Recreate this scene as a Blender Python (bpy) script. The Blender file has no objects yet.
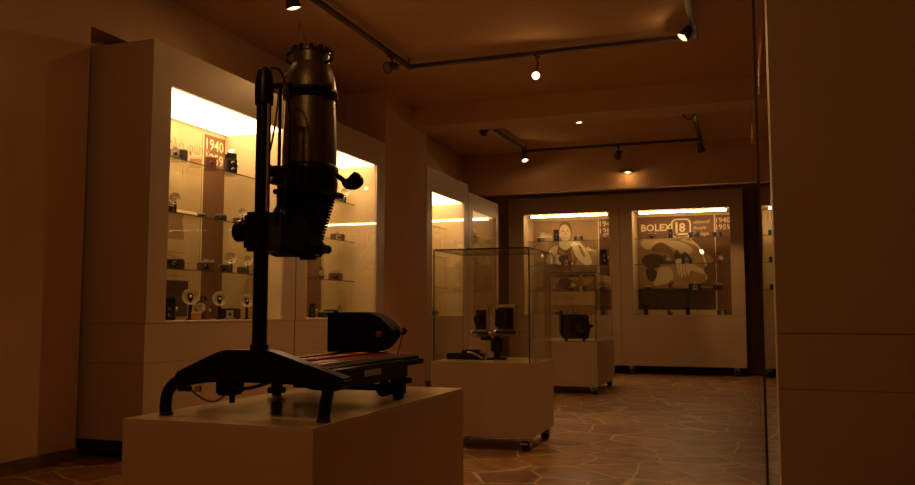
import bpy, bmesh, math, random
from mathutils import Vector, Matrix, Euler
random.seed(7)
PI = math.pi
S = bpy.context.scene
COL = S.collection

# ------------------------------------------------------------------ camera
cd = bpy.data.cameras.new('camera'); cam = bpy.data.objects.new('camera', cd); COL.objects.link(cam)
cd.sensor_width = 36.0; cd.lens = 36.0 * 820.0 / 915.0; cd.clip_start = 0.02
cam.location = (0, 0, 0.95)
cam.rotation_euler = (math.radians(90 + 4.706), 0, math.radians(19.694))
S.camera = cam

# ------------------------------------------------------------------ world, exposure
W = bpy.data.worlds.new('world'); S.world = W; W.use_nodes = True
W.node_tree.nodes['Background'].inputs[0].default_value = (0.02, 0.012, 0.006, 1)
W.node_tree.nodes['Background'].inputs[1].default_value = 0.1
S.view_settings.view_transform = 'Standard'; S.view_settings.look = 'None'
S.view_settings.gamma = 1.0; S.view_settings.exposure = 0.17; S.view_settings.use_curve_mapping = False
S.cycles.max_bounces = 10; S.cycles.transparent_max_bounces = 24
S.cycles.caustics_reflective = False; S.cycles.caustics_refractive = False

WARM = (1.0, 0.51, 0.175)   
PANEL_POWER = 7.0   # emission of the cabinet light boxes
STRIP_POWER = 24.0   
SPOT_W = 50.0   
HEAD_FILL_W = 4.5   # fill added at lit spotlight heads to brighten the ceiling
DOWN_W = 34.0   
ROOM_FILL_W = 17.0   

# point lights, some of them fill added without any fixture
def point_light(name, loc, power, r=.05, color=WARM):
    l = bpy.data.lights.new(name, 'POINT'); l.energy = power; l.color = color; l.shadow_soft_size = r
    o = bpy.data.objects.new(name, l); COL.objects.link(o); o.location = loc; return o
point_light('unseen_fill_light', (-1.3, .75, 2.6), ROOM_FILL_W)  # added fill, out of view, brightens the left wall and front pedestal

# ------------------------------------------------------------------ materials
MATS = {}
def mat(name, col, rough=0.6, metal=0.0, spec=0.5, noise=0.0, nscale=8.0, bump=0.0, emit=None, estr=0.0, coat=0.0):
    if name in MATS: return MATS[name]
    m = bpy.data.materials.new(name); m.use_nodes = True; nt = m.node_tree
    b = nt.nodes['Principled BSDF']
    b.inputs['Base Color'].default_value = (*col, 1); b.inputs['Roughness'].default_value = rough
    b.inputs['Metallic'].default_value = metal; b.inputs['Specular IOR Level'].default_value = spec
    b.inputs['Coat Weight'].default_value = coat
    if noise or bump:
        tc = nt.nodes.new('ShaderNodeTexCoord'); n = nt.nodes.new('ShaderNodeTexNoise')
        n.inputs['Scale'].default_value = nscale; n.inputs['Detail'].default_value = 4
        nt.links.new(tc.outputs['Object'], n.inputs['Vector'])
        if noise:
            r = nt.nodes.new('ShaderNodeMapRange'); r.inputs[1].default_value = 0.3; r.inputs[2].default_value = 0.7
            r.inputs[3].default_value = 1 - noise; r.inputs[4].default_value = 1 + noise * 0.5
            mx = nt.nodes.new('ShaderNodeVectorMath'); mx.operation = 'SCALE'; mx.inputs[0].default_value = col
            nt.links.new(n.outputs['Fac'], r.inputs[0]); nt.links.new(r.outputs[0], mx.inputs['Scale'])
            nt.links.new(mx.outputs[0], b.inputs['Base Color'])
        if bump:
            bp = nt.nodes.new('ShaderNodeBump'); bp.inputs['Strength'].default_value = bump; bp.inputs['Distance'].default_value = 0.004
            nt.links.new(n.outputs['Fac'], bp.inputs['Height']); nt.links.new(bp.outputs[0], b.inputs['Normal'])
    if emit:
        b.inputs['Emission Color'].default_value = (*emit, 1); b.inputs['Emission Strength'].default_value = estr
    MATS[name] = m; return m

def glass_mat(name, tint=(0.985, 0.985, 0.96), ior=1.45):
    m = bpy.data.materials.new(name); m.use_nodes = True; nt = m.node_tree; nt.nodes.clear()
    o = nt.nodes.new('ShaderNodeOutputMaterial'); mix = nt.nodes.new('ShaderNodeMixShader')
    t = nt.nodes.new('ShaderNodeBsdfTransparent'); g = nt.nodes.new('ShaderNodeBsdfGlossy'); lw = nt.nodes.new('ShaderNodeLayerWeight'); lw.inputs[0].default_value = 0.5
    pw = nt.nodes.new('ShaderNodeMath'); pw.operation = 'POWER'; pw.inputs[1].default_value = 5.0
    f = nt.nodes.new('ShaderNodeMath'); f.operation = 'MULTIPLY_ADD'; r0 = ((ior - 1) / (ior + 1)) ** 2
    f.inputs[1].default_value = 1 - r0; f.inputs[2].default_value = r0
    nt.links.new(lw.outputs['Facing'], pw.inputs[0]); nt.links.new(pw.outputs[0], f.inputs[0])
    t.inputs[0].default_value = (*tint, 1); g.inputs['Roughness'].default_value = 0.01
    g.inputs[0].default_value = (1, 1, 1, 1)
    nt.links.new(f.outputs[0], mix.inputs[0]); nt.links.new(t.outputs[0], mix.inputs[1]); nt.links.new(g.outputs[0], mix.inputs[2])
    nt.links.new(mix.outputs[0], o.inputs[0]); MATS[name] = m; return m

M_WALL = mat('plaster', (0.60, 0.40, 0.24), 0.85, noise=0.05, nscale=3, bump=0.08)
M_CEIL = mat('ceiling_paint', (0.62, 0.42, 0.25), 0.9, noise=0.03, nscale=2)
M_LAM = mat('beige_laminate', (0.52, 0.40, 0.27), 0.42, noise=0.04, nscale=5)
M_INNER = mat('cabinet_lining', (0.62, 0.48, 0.28), 0.6, noise=0.04, nscale=4)
M_PED = mat('pedestal_laminate', (0.56, 0.42, 0.28), 0.45, noise=0.04, nscale=4)
M_PTOP = mat('glossy_top', (0.60, 0.46, 0.30), 0.14, noise=0.04, nscale=4)
M_DARK = mat('dark_kick', (0.012, 0.009, 0.007), 0.7)
M_BLACK = mat('black_enamel', (0.006, 0.005, 0.005), 0.33, spec=0.16, noise=0.2, nscale=30)
M_BLACKM = mat('black_matt', (0.006, 0.005, 0.005), 0.75, spec=0.1)
M_HAMMER = mat('grey_hammered_paint', (0.10, 0.075, 0.050), 0.36, metal=0.7, bump=0.25, nscale=120)
M_STEEL = mat('steel', (0.60, 0.55, 0.48), 0.32, metal=0.85)
M_CHROME = mat('chrome', (0.85, 0.80, 0.70), 0.12, metal=1.0)
M_LEATHER = mat('black_leather', (0.018, 0.012, 0.010), 0.55, bump=0.4, nscale=200)
M_RED = mat('dark_red_paint', (0.36, 0.035, 0.018), 0.4)
M_BURG = mat('oxblood_leather', (0.10, 0.018, 0.012), 0.5, bump=0.3, nscale=150)
M_WOOD = mat('light_wood', (0.50, 0.26, 0.09), 0.5, noise=0.25, nscale=20)
M_BROWN = mat('brown_leather', (0.14, 0.055, 0.022), 0.5, bump=0.3, nscale=120)
M_TRACK = mat('track_bronze', (0.06, 0.042, 0.028), 0.4, metal=0.3)
M_PAPER = mat('cream_paper', (0.66, 0.52, 0.30), 0.8)
M_POST = mat('poster_cream', (0.62, 0.47, 0.25), 0.75, noise=0.12, nscale=5)
M_TAN = mat('poster_tan', (0.36, 0.22, 0.10), 0.75, noise=0.15, nscale=4)
M_PBROWN = mat('poster_brown', (0.19, 0.090, 0.045), 0.75, noise=0.1, nscale=4)
M_PDARK = mat('poster_dark', (0.065, 0.042, 0.022), 0.75, noise=0.3, nscale=25)
M_INK = mat('cream_ink', (0.78, 0.66, 0.40), 0.7)
M_FAINT = mat('faint_ink', (0.38, 0.26, 0.13), 0.8)
M_SKIN = mat('poster_skin', (0.66, 0.50, 0.28), 0.75)
M_EDGE = mat('glass_edge', (0.07, 0.07, 0.035), 0.2)
M_CORD = mat('red_cord', (0.28, 0.02, 0.012), 0.6)
M_GLINT = mat('glint_brass', (0.70, 0.45, 0.18), 0.25, metal=1.0)
M_STONEB = mat('stone_skirting', (0.16, 0.085, 0.045), 0.5, noise=0.5, nscale=9)
M_RUBBER = mat('rubber', (0.02, 0.018, 0.016), 0.6)
M_GLASS = glass_mat('clear_glass')
M_SHELF = glass_mat('shelf_glass', (0.95, 0.955, 0.90), 1.5)
M_DISH = mat('flash_dish', (0.92, 0.84, 0.66), 0.42, metal=0.45)
M_WORN = mat('worn_metal', (0.36, 0.26, 0.17), 0.5, metal=0.3)
M_LENS = mat('lens_glass', (0.01, 0.01, 0.015), 0.05, spec=1.0, coat=1.0)
M_PANEL = mat('light_box_diffuser', (0.9, 0.85, 0.7), 0.6, emit=(1.0, 0.63, 0.31), estr=PANEL_POWER)
M_STRIP = mat('light_strip_diffuser', (0.9, 0.85, 0.7), 0.6, emit=(1.0, 0.63, 0.31), estr=STRIP_POWER)
M_PANEL2 = mat('dim_light_box_diffuser', (0.9, 0.85, 0.7), 0.6, emit=(1.0, 0.60, 0.27), estr=PANEL_POWER * .12)
M_BULB = mat('lit_bulb', (1, 0.9, 0.7), 0.4, emit=(1.0, 0.66, 0.30), estr=14.0)
M_BULB2 = mat('dim_bulb', (1, 0.9, 0.7), 0.4, emit=(1.0, 0.55, 0.28), estr=1.2)
M_BULBOFF = mat('unlit_bulb', (0.3, 0.25, 0.2), 0.2, spec=0.8)

def stone_floor():
    m = bpy.data.materials.new('crazy_paving'); m.use_nodes = True; nt = m.node_tree; N = nt.nodes; L = nt.links
    b = N['Principled BSDF']; tc = N.new('ShaderNodeTexCoord')
    nz = N.new('ShaderNodeTexNoise'); nz.inputs['Scale'].default_value = 2.2; nz.inputs['Detail'].default_value = 3
    L.new(tc.outputs['Object'], nz.inputs['Vector'])
    ad = N.new('ShaderNodeVectorMath'); ad.operation = 'MULTIPLY_ADD'; ad.inputs[1].default_value = (0.12, 0.12, 0)
    L.new(nz.outputs['Color'], ad.inputs[0]); L.new(tc.outputs['Object'], ad.inputs[2])
    v = N.new('ShaderNodeTexVoronoi'); v.feature = 'DISTANCE_TO_EDGE'; v.inputs['Scale'].default_value = 2.9
    c = N.new('ShaderNodeTexVoronoi'); c.inputs['Scale'].default_value = 2.9
    L.new(ad.outputs[0], v.inputs['Vector']); L.new(ad.outputs[0], c.inputs['Vector'])
    r = N.new('ShaderNodeValToRGB'); r.color_ramp.elements[0].position = 0.008; r.color_ramp.elements[1].position = 0.034
    r.color_ramp.elements[0].color = (1, 1, 1, 1); r.color_ramp.elements[1].color = (0, 0, 0, 1)
    L.new(v.outputs['Distance'], r.inputs[0])
    sep = N.new('ShaderNodeSeparateColor'); L.new(c.outputs['Color'], sep.inputs[0])
    cr = N.new('ShaderNodeValToRGB'); e = cr.color_ramp.elements
    e[0].position = 0; e[0].color = (0.26, 0.125, 0.050, 1); e[1].position = 1; e[1].color = (0.42, 0.22, 0.085, 1)
    k = e.new(0.5); k.color = (0.33, 0.17, 0.065, 1)
    L.new(sep.outputs[0], cr.inputs[0])
    n2 = N.new('ShaderNodeTexNoise'); n2.inputs['Scale'].default_value = 9; n2.inputs['Detail'].default_value = 6
    L.new(tc.outputs['Object'], n2.inputs['Vector'])
    mr = N.new('ShaderNodeMapRange'); mr.inputs[1].default_value = 0.3; mr.inputs[2].default_value = 0.7; mr.inputs[3].default_value = 0.65; mr.inputs[4].default_value = 1.3
    L.new(n2.outputs['Fac'], mr.inputs[0])
    sc = N.new('ShaderNodeVectorMath'); sc.operation = 'SCALE'; L.new(cr.outputs[0], sc.inputs[0]); L.new(mr.outputs[0], sc.inputs['Scale'])
    mx = N.new('ShaderNodeMix'); mx.data_type = 'RGBA'; L.new(r.outputs[0], mx.inputs['Factor'])
    L.new(sc.outputs[0], mx.inputs['A']); mx.inputs['B'].default_value = (0.60, 0.42, 0.24, 1)
    L.new(mx.outputs['Result'], b.inputs['Base Color'])
    b.inputs['Roughness'].default_value = 0.38
    bp = N.new('ShaderNodeBump'); bp.inputs['Strength'].default_value = 0.35; bp.inputs['Distance'].default_value = 0.006
    iv = N.new('ShaderNodeMath'); iv.operation = 'SUBTRACT'; L.new(n2.outputs['Fac'], iv.inputs[0]); L.new(r.outputs[0], iv.inputs[1])
    L.new(iv.outputs[0], bp.inputs['Height']); L.new(bp.outputs[0], b.inputs['Normal'])
    return m
M_FLOOR = stone_floor()

# ------------------------------------------------------------------ mesh helpers
class MB:
    def __init__(s, off=(0, 0, 0)): s.bm = bmesh.new(); s.off = Vector(off)
    def _add(s, fn, M=None):
        t = bmesh.new(); fn(t)
        if M is not None: t.transform(M)
        me = bpy.data.meshes.new('t'); t.to_mesh(me); t.free(); s.bm.from_mesh(me); bpy.data.meshes.remove(me); return s
    def box(s, x0, x1, y0, y1, z0, z1, bev=0.0, M=None):
        def f(t):
            bmesh.ops.create_cube(t, size=1)
            for v in t.verts: v.co = Vector(((x0 + x1) / 2 + v.co.x * (x1 - x0), (y0 + y1) / 2 + v.co.y * (y1 - y0), (z0 + z1) / 2 + v.co.z * (z1 - z0)))
            if bev: bmesh.ops.bevel(t, geom=t.edges[:], offset=bev, segments=2, affect='EDGES')
        return s._add(f, M)
    def cyl(s, a, b, r, r2=None, seg=20, cap=True):
        a = Vector(a); b = Vector(b); r2 = r if r2 is None else r2; d = b - a
        def f(t): bmesh.ops.create_cone(t, cap_ends=cap, segments=seg, radius1=r, radius2=r2, depth=d.length)
        return s._add(f, Matrix.Translation((a + b) / 2) @ d.to_track_quat('Z', 'Y').to_matrix().to_4x4())
    def sph(s, c, r, sc=(1, 1, 1), seg=16):
        def f(t): bmesh.ops.create_uvsphere(t, u_segments=seg, v_segments=seg // 2 + 2, radius=r)
        return s._add(f, Matrix.Translation(c) @ Matrix.Diagonal((*sc, 1)))
    def lathe(s, prof, M=None, seg=32):
        def f(t):
            rings = []
            for r, z in prof:
                rings.append([t.verts.new((max(r, 1e-4) * math.cos(2 * PI * i / seg), max(r, 1e-4) * math.sin(2 * PI * i / seg), z)) for i in range(seg)])
            for p, q in zip(rings, rings[1:]):
                for i in range(seg): t.faces.new((p[i], p[(i + 1) % seg], q[(i + 1) % seg], q[i]))
            t.faces.new(rings[0][::-1]); t.faces.new(rings[-1])
            bmesh.ops.recalc_face_normals(t, faces=t.faces[:])
        return s._add(f, M)
    def prism(s, pts, d0, d1, axis='y', bev=0.0, M=None):
        """outline in the plane across `axis`, extruded from d0 to d1"""
        def mk(p, d):
            return (p[0], d, p[1]) if axis == 'y' else ((d, p[0], p[1]) if axis == 'x' else (p[0], p[1], d))
        def f(t):
            a = [t.verts.new(mk(p, d0)) for p in pts]; b = [t.verts.new(mk(p, d1)) for p in pts]; n = len(pts)
            t.faces.new(a); t.faces.new(b[::-1])
            for i in range(n): t.faces.new((a[i], b[i], b[(i + 1) % n], a[(i + 1) % n]))
            bmesh.ops.recalc_face_normals(t, faces=t.faces[:])
            if bev: bmesh.ops.bevel(t, geom=t.edges[:], offset=bev, segments=2, affect='EDGES')
        return s._add(f, M)
    def tube(s, pts, r, seg=10, r1=None):
        P = [Vector(p) for p in pts]
        # smooth with Catmull-Rom
        Q = []
        for i in range(len(P) - 1):
            p0 = P[max(i - 1, 0)]; p1 = P[i]; p2 = P[i + 1]; p3 = P[min(i + 2, len(P) - 1)]
            for k in range(6):
                u = k / 6; Q.append(0.5 * ((2 * p1) + (-p0 + p2) * u + (2 * p0 - 5 * p1 + 4 * p2 - p3) * u * u + (-p0 + 3 * p1 - 3 * p2 + p3) * u ** 3))
        Q.append(P[-1]); n = len(Q)
        def f(t):
            rings = []; up = Vector((0, 0, 1))
            for i, q in enumerate(Q):
                d = (Q[min(i + 1, n - 1)] - Q[max(i - 1, 0)]).normalized()
                a = d.cross(up)
                if a.length < 0.05: a = d.cross(Vector((1, 0, 0)))
                a.normalize(); b = d.cross(a)
                rr = r if r1 is None else r + (r1 - r) * i / (n - 1)
                rings.append([t.verts.new(q + (a * math.cos(2 * PI * j / seg) + b * math.sin(2 * PI * j / seg)) * rr) for j in range(seg)])
            for p, q in zip(rings, rings[1:]):
                for j in range(seg): t.faces.new((p[j], p[(j + 1) % seg], q[(j + 1) % seg], q[j]))
            t.faces.new(rings[0][::-1]); t.faces.new(rings[-1])
            bmesh.ops.recalc_face_normals(t, faces=t.faces[:])
        return s._add(f)
    def text(s, body, size, M, depth=0.0006, align='LEFT', spacing=1.0, bold=0.0):
        c = bpy.data.curves.new('t', 'FONT'); c.body = body; c.size = size; c.extrude = depth; c.align_x = align
        c.space_character = spacing; c.offset = bold; c.resolution_u = 2
        o = bpy.data.objects.new('t', c); COL.objects.link(o); bpy.context.view_layer.update()
        me = bpy.data.meshes.new_from_object(o); me.transform(M); s.bm.from_mesh(me)
        bpy.data.objects.remove(o); bpy.data.curves.remove(c); bpy.data.meshes.remove(me); return s
    def build(s, name, m, parent=None, smooth=True):
        if s.off.length: bmesh.ops.translate(s.bm, verts=s.bm.verts[:], vec=-s.off)
        me = bpy.data.meshes.new(name); s.bm.to_mesh(me); s.bm.free(); me.materials.append(m)
        if smooth:
            for p in me.polygons: p.use_smooth = True
            try: me.set_sharp_from_angle(angle=math.radians(35))
            except Exception: pass
        o = bpy.data.objects.new(name, me); COL.objects.link(o)
        if parent: o.parent = parent
        elif s.off.length: o.location = s.off
        return o

def tag(o, label=None, cat=None, group=None, kind=None):
    if label: o['label'] = label
    if cat: o['category'] = cat
    if group: o['group'] = group
    if kind: o['kind'] = kind
    return o
def thing(name, label, cat, loc=(0, 0, 0), rz=0.0, group=None, kind=None):
    o = bpy.data.objects.new(name, None); o.empty_display_size = 0.1; COL.objects.link(o)
    o.location = loc; o.rotation_euler = (0, 0, rz); return tag(o, label, cat, group, kind)
def struct(name, mb, m): return tag(mb.build(name, m, smooth=False), kind='structure')
def kids(o): return [c for c in COL.objects if c.parent == o]
def copy_tree(o, parent=None):
    c = o.copy(); COL.objects.link(c)
    if parent: c.parent = parent
    for ch in kids(o): copy_tree(ch, c)
    return c

# ------------------------------------------------------------------ room shell
XL, XG = -4.08, 0.05        # near left wall plane, glass partition plane
struct('floor', MB().box(-5.2, 3.4, -2.6, 13.4, -0.1, 0.0), M_FLOOR)
struct('ceiling', MB().box(-5.2, 3.4, -2.6, 13.4, 3.28, 3.4), M_CEIL)
struct('wall_left', MB().box(-4.5, XL, -2.6, 4.18, 0.0, 3.28), M_WALL)
struct('wall_alcove', MB().box(-4.5, -4.26, 4.18, 13.1, 0.0, 2.83), M_WALL)
struct('trim_1', MB().box(-4.5, XL, 4.18, 7.825, 2.83, 3.28).box(-4.5, XL, 8.985, 11.65, 2.83, 3.28), M_WALL)           # bulkhead over the left cabinets
struct('trim_2', MB().box(-3.61, 3.2, 8.55, 8.95, 3.04, 3.28), M_WALL)   # cross beam
struct('trim_3', MB().box(-4.5, 3.2, 11.65, 11.80, 2.675, 3.28), M_WALL)         # fascia in front of the back cabinets
struct('wall_pier', MB().box(-4.259, -3.61, 7.825, 8.985, 0.0, 3.28), M_WALL)
struct('wall_back', MB().box(-4.5, 3.4, 13.115, 13.4, 0.0, 3.28), M_WALL)
struct('wall_right', MB().box(3.2, 3.4, -2.6, 13.1, 0.0, 3.28), M_WALL)
struct('wall_front', MB().box(-4.5, 3.4, -2.8, -2.6, 0.0, 3.28), M_WALL)
struct('baseboard_left', MB().box(XL, XL + 0.018, -2.6, 4.18, 0.0, 0.075), M_STONEB)

# ------------------------------------------------------------------ casters
def caster(parent, x, y, h=0.108, w=M_STEEL):
    fk = [(y - .034, h - .014), (y + .030, h - .014), (y + .024, .026), (y + .008, .020), (y - .006, .040)]
    k = MB().box(x - .045, x + .045, y - .045, y + .045, h - .006, h).cyl((x, y, h - .016), (x, y, h - .006), .030).prism(fk, x - .034, x - .026, axis='x').prism(fk, x + .026, x + .034, axis='x').box(x - .024, x + .024, y - .070, y - .030, h - .040, h - .032).box(x - .034, x + .034, y - .034, y + .030, h - .020, h - .014).build('caster', w, parent)
    rr = min(.036, (h - .024) / 2)
    MB().cyl((x - .024, y + .010, rr), (x + .024, y + .010, rr), rr, seg=24).build('wheel', M_RUBBER, k)
    return k

# ------------------------------------------------------------------ display cabinets (local x along the front, y into the depth)
ST, OZ0, OZ1, DEP = 0.185, 0.875, 2.443, 0.64
TOP = 2.71
SH = (2.04, 1.647, 1.245)
def cabinet(name_label, loc, rz, w, x0, x1, light='panel', lz=2.43, casters=True, TOP=2.71, OZ1=2.443):
    t = thing('display_cabinet', name_label, 'cabinet', loc, rz, 'tall built-in display cabinets')
    c = MB()
    c.box(0, x0, 0, DEP, OZ0 - .01, TOP).box(x1, w, 0, DEP, OZ0 - .01, TOP)
    c.box(x0, x1, 0, DEP, OZ1, TOP)
    c.build('carcass', M_LAM, t, smooth=False)
    c = MB().box(x0, x1, DEP - .035, DEP, OZ0, OZ1).build('back_panel', M_INNER, t, smooth=False)
    for xa, xb in ((x0, x0 + .004), (x1 - .004, x1)): MB().box(xa, xb, .02, DEP - .035, OZ0, OZ1).build('side_lining', M_INNER, t, smooth=False)
    MB().box(0.0, w, .004, DEP, .612, OZ0 - .012).box(x0, x1, .0, DEP, OZ0 - .0105, OZ0).build('middle_panel', M_LAM, t, smooth=False)
    MB().box(0.0, w, .003, DEP, .126, .610).build('lower_panel', M_LAM, t, smooth=False)
    MB().box(0.03, w - .03, .12, DEP, .045, .126).build('kick_board', M_DARK, t, smooth=False)
    if light != 'strip':
        MB().box(x0 + .012, x1 - .012, .035, DEP - .07, OZ1 - .012, OZ1).build('light_box', M_PANEL if light == 'panel' else M_PANEL2, t, smooth=False)
    else:
        MB().box(x0 + .10, x1 - .05, .08, .13, OZ1 - .040, OZ1 - .012).build('light_strip', M_STRIP, t, smooth=False)
        MB().box(x0 + .09, x1 - .04, .07, .14, OZ1 - .012, OZ1).build('light_housing', M_LAM, t, smooth=False)
    for z in SH:
        sh = MB().box(x0 + .004, x1 - .006, .25, DEP - .045, z - .008, z).build('glass_shelf', M_SHELF, t, smooth=False)
        MB().box(x0 + .004, x1 - .006, .247, .25, z - .008, z).build('shelf_edge', M_EDGE, sh, smooth=False)
    MB().box(x0, x1, .004, .010, OZ0, OZ1).build('glass_door', M_GLASS, t, smooth=False)
    if casters:
        caster(t, .14, .05, .126); caster(t, w - .14, .05, .126)
    return t

RL = PI / 2
FX = -3.61
cabA = cabinet('tall beige cabinet with bright light box nearest the left wall, holding flash cameras', (FX, 4.237, 0), RL, 1.80, .185, 1.623)
cabB = cabinet('tall beige cabinet behind the enlarger, between first cabinet and plaster pier', (FX, 6.052, 0), RL, 1.76, .165, 1.567)
cabC = cabinet('tall lit cabinet on the left just beyond the plaster pier', (FX, 9.0, 0), RL, 1.52, .18, 1.35, TOP=2.66, OZ1=2.385)
cabD = cabinet('narrow dim cabinet on the left, farthest one before the back row', (FX, 10.54, 0), RL, 1.40, .18, 1.26, light='dim', TOP=2.56, OZ1=2.335)
cabE = cabinet('tall cabinet on the back wall holding the poster of a woman', (-3.60, 12.47, 0), 0, 1.745, .243, 1.585, light='strip')
cabF = cabinet('tall cabinet on the back wall holding the wide camera advertisement', (-1.85, 12.47, 0), 0, 1.765, .178, 1.583, light='strip')
cabG = cabinet('cabinet on the back wall glimpsed through the glass partition at right', (-0.03 + .09, 12.47, 0), 0, 1.75, .11, 1.55, light='strip')

# right hand cabinet block seen end-on
t = thing('end_cabinet', 'large plain beige cabinet end filling the right edge, two horizontal joints', 'cabinet', (0.098, 3.8, 0))
MB().box(0, 1.9, 0, .35, .850, 2.9, bev=.003).build('upper_panel', M_LAM, t, smooth=False)
MB().box(0.0, 1.9, 0, .35, .615, .848).build('middle_panel', M_LAM, t, smooth=False)
MB().box(0.0, 1.9, 0, .35, .10, .613).build('lower_panel', M_LAM, t, smooth=False)
MB().box(.03, 1.87, .05, .32, 0, .10).build('kick_board', M_DARK, t, smooth=False)

# glass partition on the right
t = thing('glass_partition', 'clear full-height glass partition running back along the right side', 'partition', (XG, 4.45, 0))
for y0, y1 in ((0, 3.3), (3.36, 7.9)):
    MB().box(-.005, .005, y0, y1, .02, 2.83).build('glass_pane', M_GLASS, t, smooth=False)
MB().box(-.005, .005, 0, 7.9, 0, .02).build('floor_rail', M_TRACK, t, smooth=False)
for y in (0.0, 3.33):
    p = MB().box(-.006, .006, y - .006, y + .006, .02, 2.82).build('post', M_TRACK, t, smooth=False)
    a, b = ((.052, 0, 2.62), (.014, 0, 2.06)) if y == 0 else ((.012, 0, 2.80), (-.012, 0, 2.44))
    a = Vector(a) + Vector((0, y, 0)); b = Vector(b) + Vector((0, y, 0)); m = (a + b) / 2
    MB().cyl(a, m, .004, .013, cap=True).cyl(m, b, .013, .004, cap=True).build('glint_rod', M_GLINT, p)  # bright tapered rod standing in for a reflection along the glass

# ------------------------------------------------------------------ posters inside the cabinets
def cabM(cab):
    return Matrix.Translation(cab.location) @ Matrix.Rotation(cab.rotation_euler.z, 4, 'Z')
def poster(cab, u0, u1, z0, z1, m, name, label, cat='poster', group=None):
    t = thing(name, label, cat, cabM(cab) @ Vector((u0, DEP - .035, z0)), cab.rotation_euler.z, group)
    MB().box(0, u1 - u0, -.006, -.001, 0, z1 - z0).build('board', m, t, smooth=False)
    return t
TM = Matrix.Rotation(PI / 2, 4, 'X')     # text lying in x/y turned up into x/z
def TX(x, z, y=-.0068): return Matrix.Translation((x, y, z)) @ TM
# cabinet A: cream panel + brown date panel
pa = poster(cabA, .19, 1.31, OZ0 + .004, 2.40, M_POST, 'text_panel', 'cream text panel with a faint arch inside the brightly lit left cabinet', 'panel')
arch = [(.36 * math.cos(a) + .56, .36 * math.sin(a) + .62) for a in [PI * k / 24 for k in range(25)]]
MB().prism(arch, -.0068, -.0055).build('arch_print', M_TAN, pa, smooth=False)
MB().text('καλή φωτο', .115, TX(.62, 1.33)).text('Με την ία', .115, TX(.58, 1.16)).text('φωτ', .115, TX(.30, 1.33)).build('lettering', M_FAINT, pa, smooth=False)
mb = MB()
for k in range(9): mb.box(.56, .60 + .07 * ((k * 5) % 7), -.0068, -.006, .54 - .026 * k, .546 - .026 * k)
mb.build('small_print', M_FAINT, pa, smooth=False)
MB().box(.34, .98, -.010, -.006, .02, .30).build('photo_print', M_PDARK, pa, smooth=False)
def dates(cab, u0, u1, label, zt=2.40):
    p = poster(cab, u0, u1, OZ0 + .004, zt, M_PBROWN, 'date_panel', label, 'panel')
    zz = zt - OZ0 - .004
    w = u1 - u0
    MB().box(.0, .014, -.009, -.006, 0, zz).build('edge_strip', M_INK, p, smooth=False)
    sz = .130 if w > .26 else .115
    MB().text('1940', sz, TX(w / 2, zz - .12), align='CENTER', bold=.0012).text('1959', sz, TX(w / 2, zz - .12 - sz * .93), align='CENTER', bold=.0012).build('lettering', M_INK, p, smooth=False)
    return p
dates(cabA, 1.315, 1.618, 'brown panel reading 1940 1959 in the brightly lit left cabinet')
dates(cabB, 1.19, 1.50, 'brown date panel behind the enlarger head in the second left cabinet')
poster(cabB, .17, 1.185, OZ0 + .004, 2.40, M_POST, 'text_panel', 'cream panel lining the second left cabinet behind the enlarger column', 'panel')
poster(cabC, .19, 1.10, OZ0 + .004, 2.36, M_POST, 'text_panel', 'cream panel in the lit cabinet just beyond the plaster pier', 'panel')
dates(cabE, 1.315, 1.58, 'brown date strip right of the poster of a woman')
dates(cabF, 1.345, 1.578, 'brown date strip right of the wide camera advertisement')

def smooth_poly(pts, n=6):
    P = [Vector((*p, 0)) for p in pts]; out = []; L = len(P)
    for i in range(L):
        p0, p1, p2, p3 = P[i - 1], P[i], P[(i + 1) % L], P[(i + 2) % L]
        for k in range(n):
            u = k / n; q = 0.5 * ((2 * p1) + (-p0 + p2) * u + (2 * p0 - 5 * p1 + 4 * p2 - p3) * u * u + (-p0 + 3 * p1 - 3 * p2 + p3) * u ** 3)
            out.append((q.x, q.y))
    return out
# cabinet F: wide camera advertisement. art coords u,v in 0..1 of the board
PW, PH = 1.15, 1.525
pf = poster(cabF, .185, .185 + PW, OZ0 + .004, OZ0 + .004 + PH, M_POST, 'camera_advertisement', 'wide advertisement with large cream lettering on brown above an illustrated hand')
def A(u, v): return (u * PW, v * PH)
LAY = [0]
def art(par, name, polys, m, sm=True, lay=None):
    LAY[0] += 1; d = -.0062 - .0004 * (LAY[0] if lay is None else lay)
    mb = MB()
    for p in polys:
        p = [A(*q) for q in p]
        mb.prism(smooth_poly(p) if sm else p, d, -.0058)
    return mb.build(name, m, par, smooth=False)
art(pf, 'title_band', [[(0, .76), (1, .76), (1, 1), (0, 1)]], M_PBROWN, False)
art(pf, 'dark_wedge', [[(.48, .80), (.72, .77), (1, .76), (1, .38), (.97, .45), (.90, .60), (.75, .72), (.60, .77)]], M_PBROWN, True)
art(pf, 'backdrop_print', [[(0, .265), (1, .265), (1, .55), (.80, .68), (.55, .76), (0, .76)]], M_TAN, False)
art(pf, 'light_patch', [[(.04, .74), (.20, .76), (.55, .74), (.72, .66), (.62, .60), (.40, .70), (.14, .66)], [(.28, .46), (.42, .48), (.46, .36), (.32, .30), (.20, .31)]], M_POST)
art(pf, 'curved_line', [[(.66, .775), (.78, .71), (.86, .60), (.90, .47), (.895, .36), (.885, .36), (.885, .47), (.845, .59), (.765, .70)]], M_INK)
art(pf, 'beret_print', [[(.18, .66), (.24, .72), (.34, .73), (.44, .67), (.50, .57), (.47, .54), (.38, .62), (.26, .64)]], M_PBROWN)
art(pf, 'camera_print', [[(.06, .58), (.18, .62), (.32, .60), (.36, .53), (.22, .47), (.08, .50)], [(.10, .45), (.18, .48), (.25, .43), (.22, .35), (.14, .35)],
                         [(.48, .60), (.52, .66), (.56, .61), (.62, .63), (.68, .59), (.70, .53), (.52, .54)], [(.30, .53), (.50, .545), (.50, .515), (.30, .50)]], M_PDARK)
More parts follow.
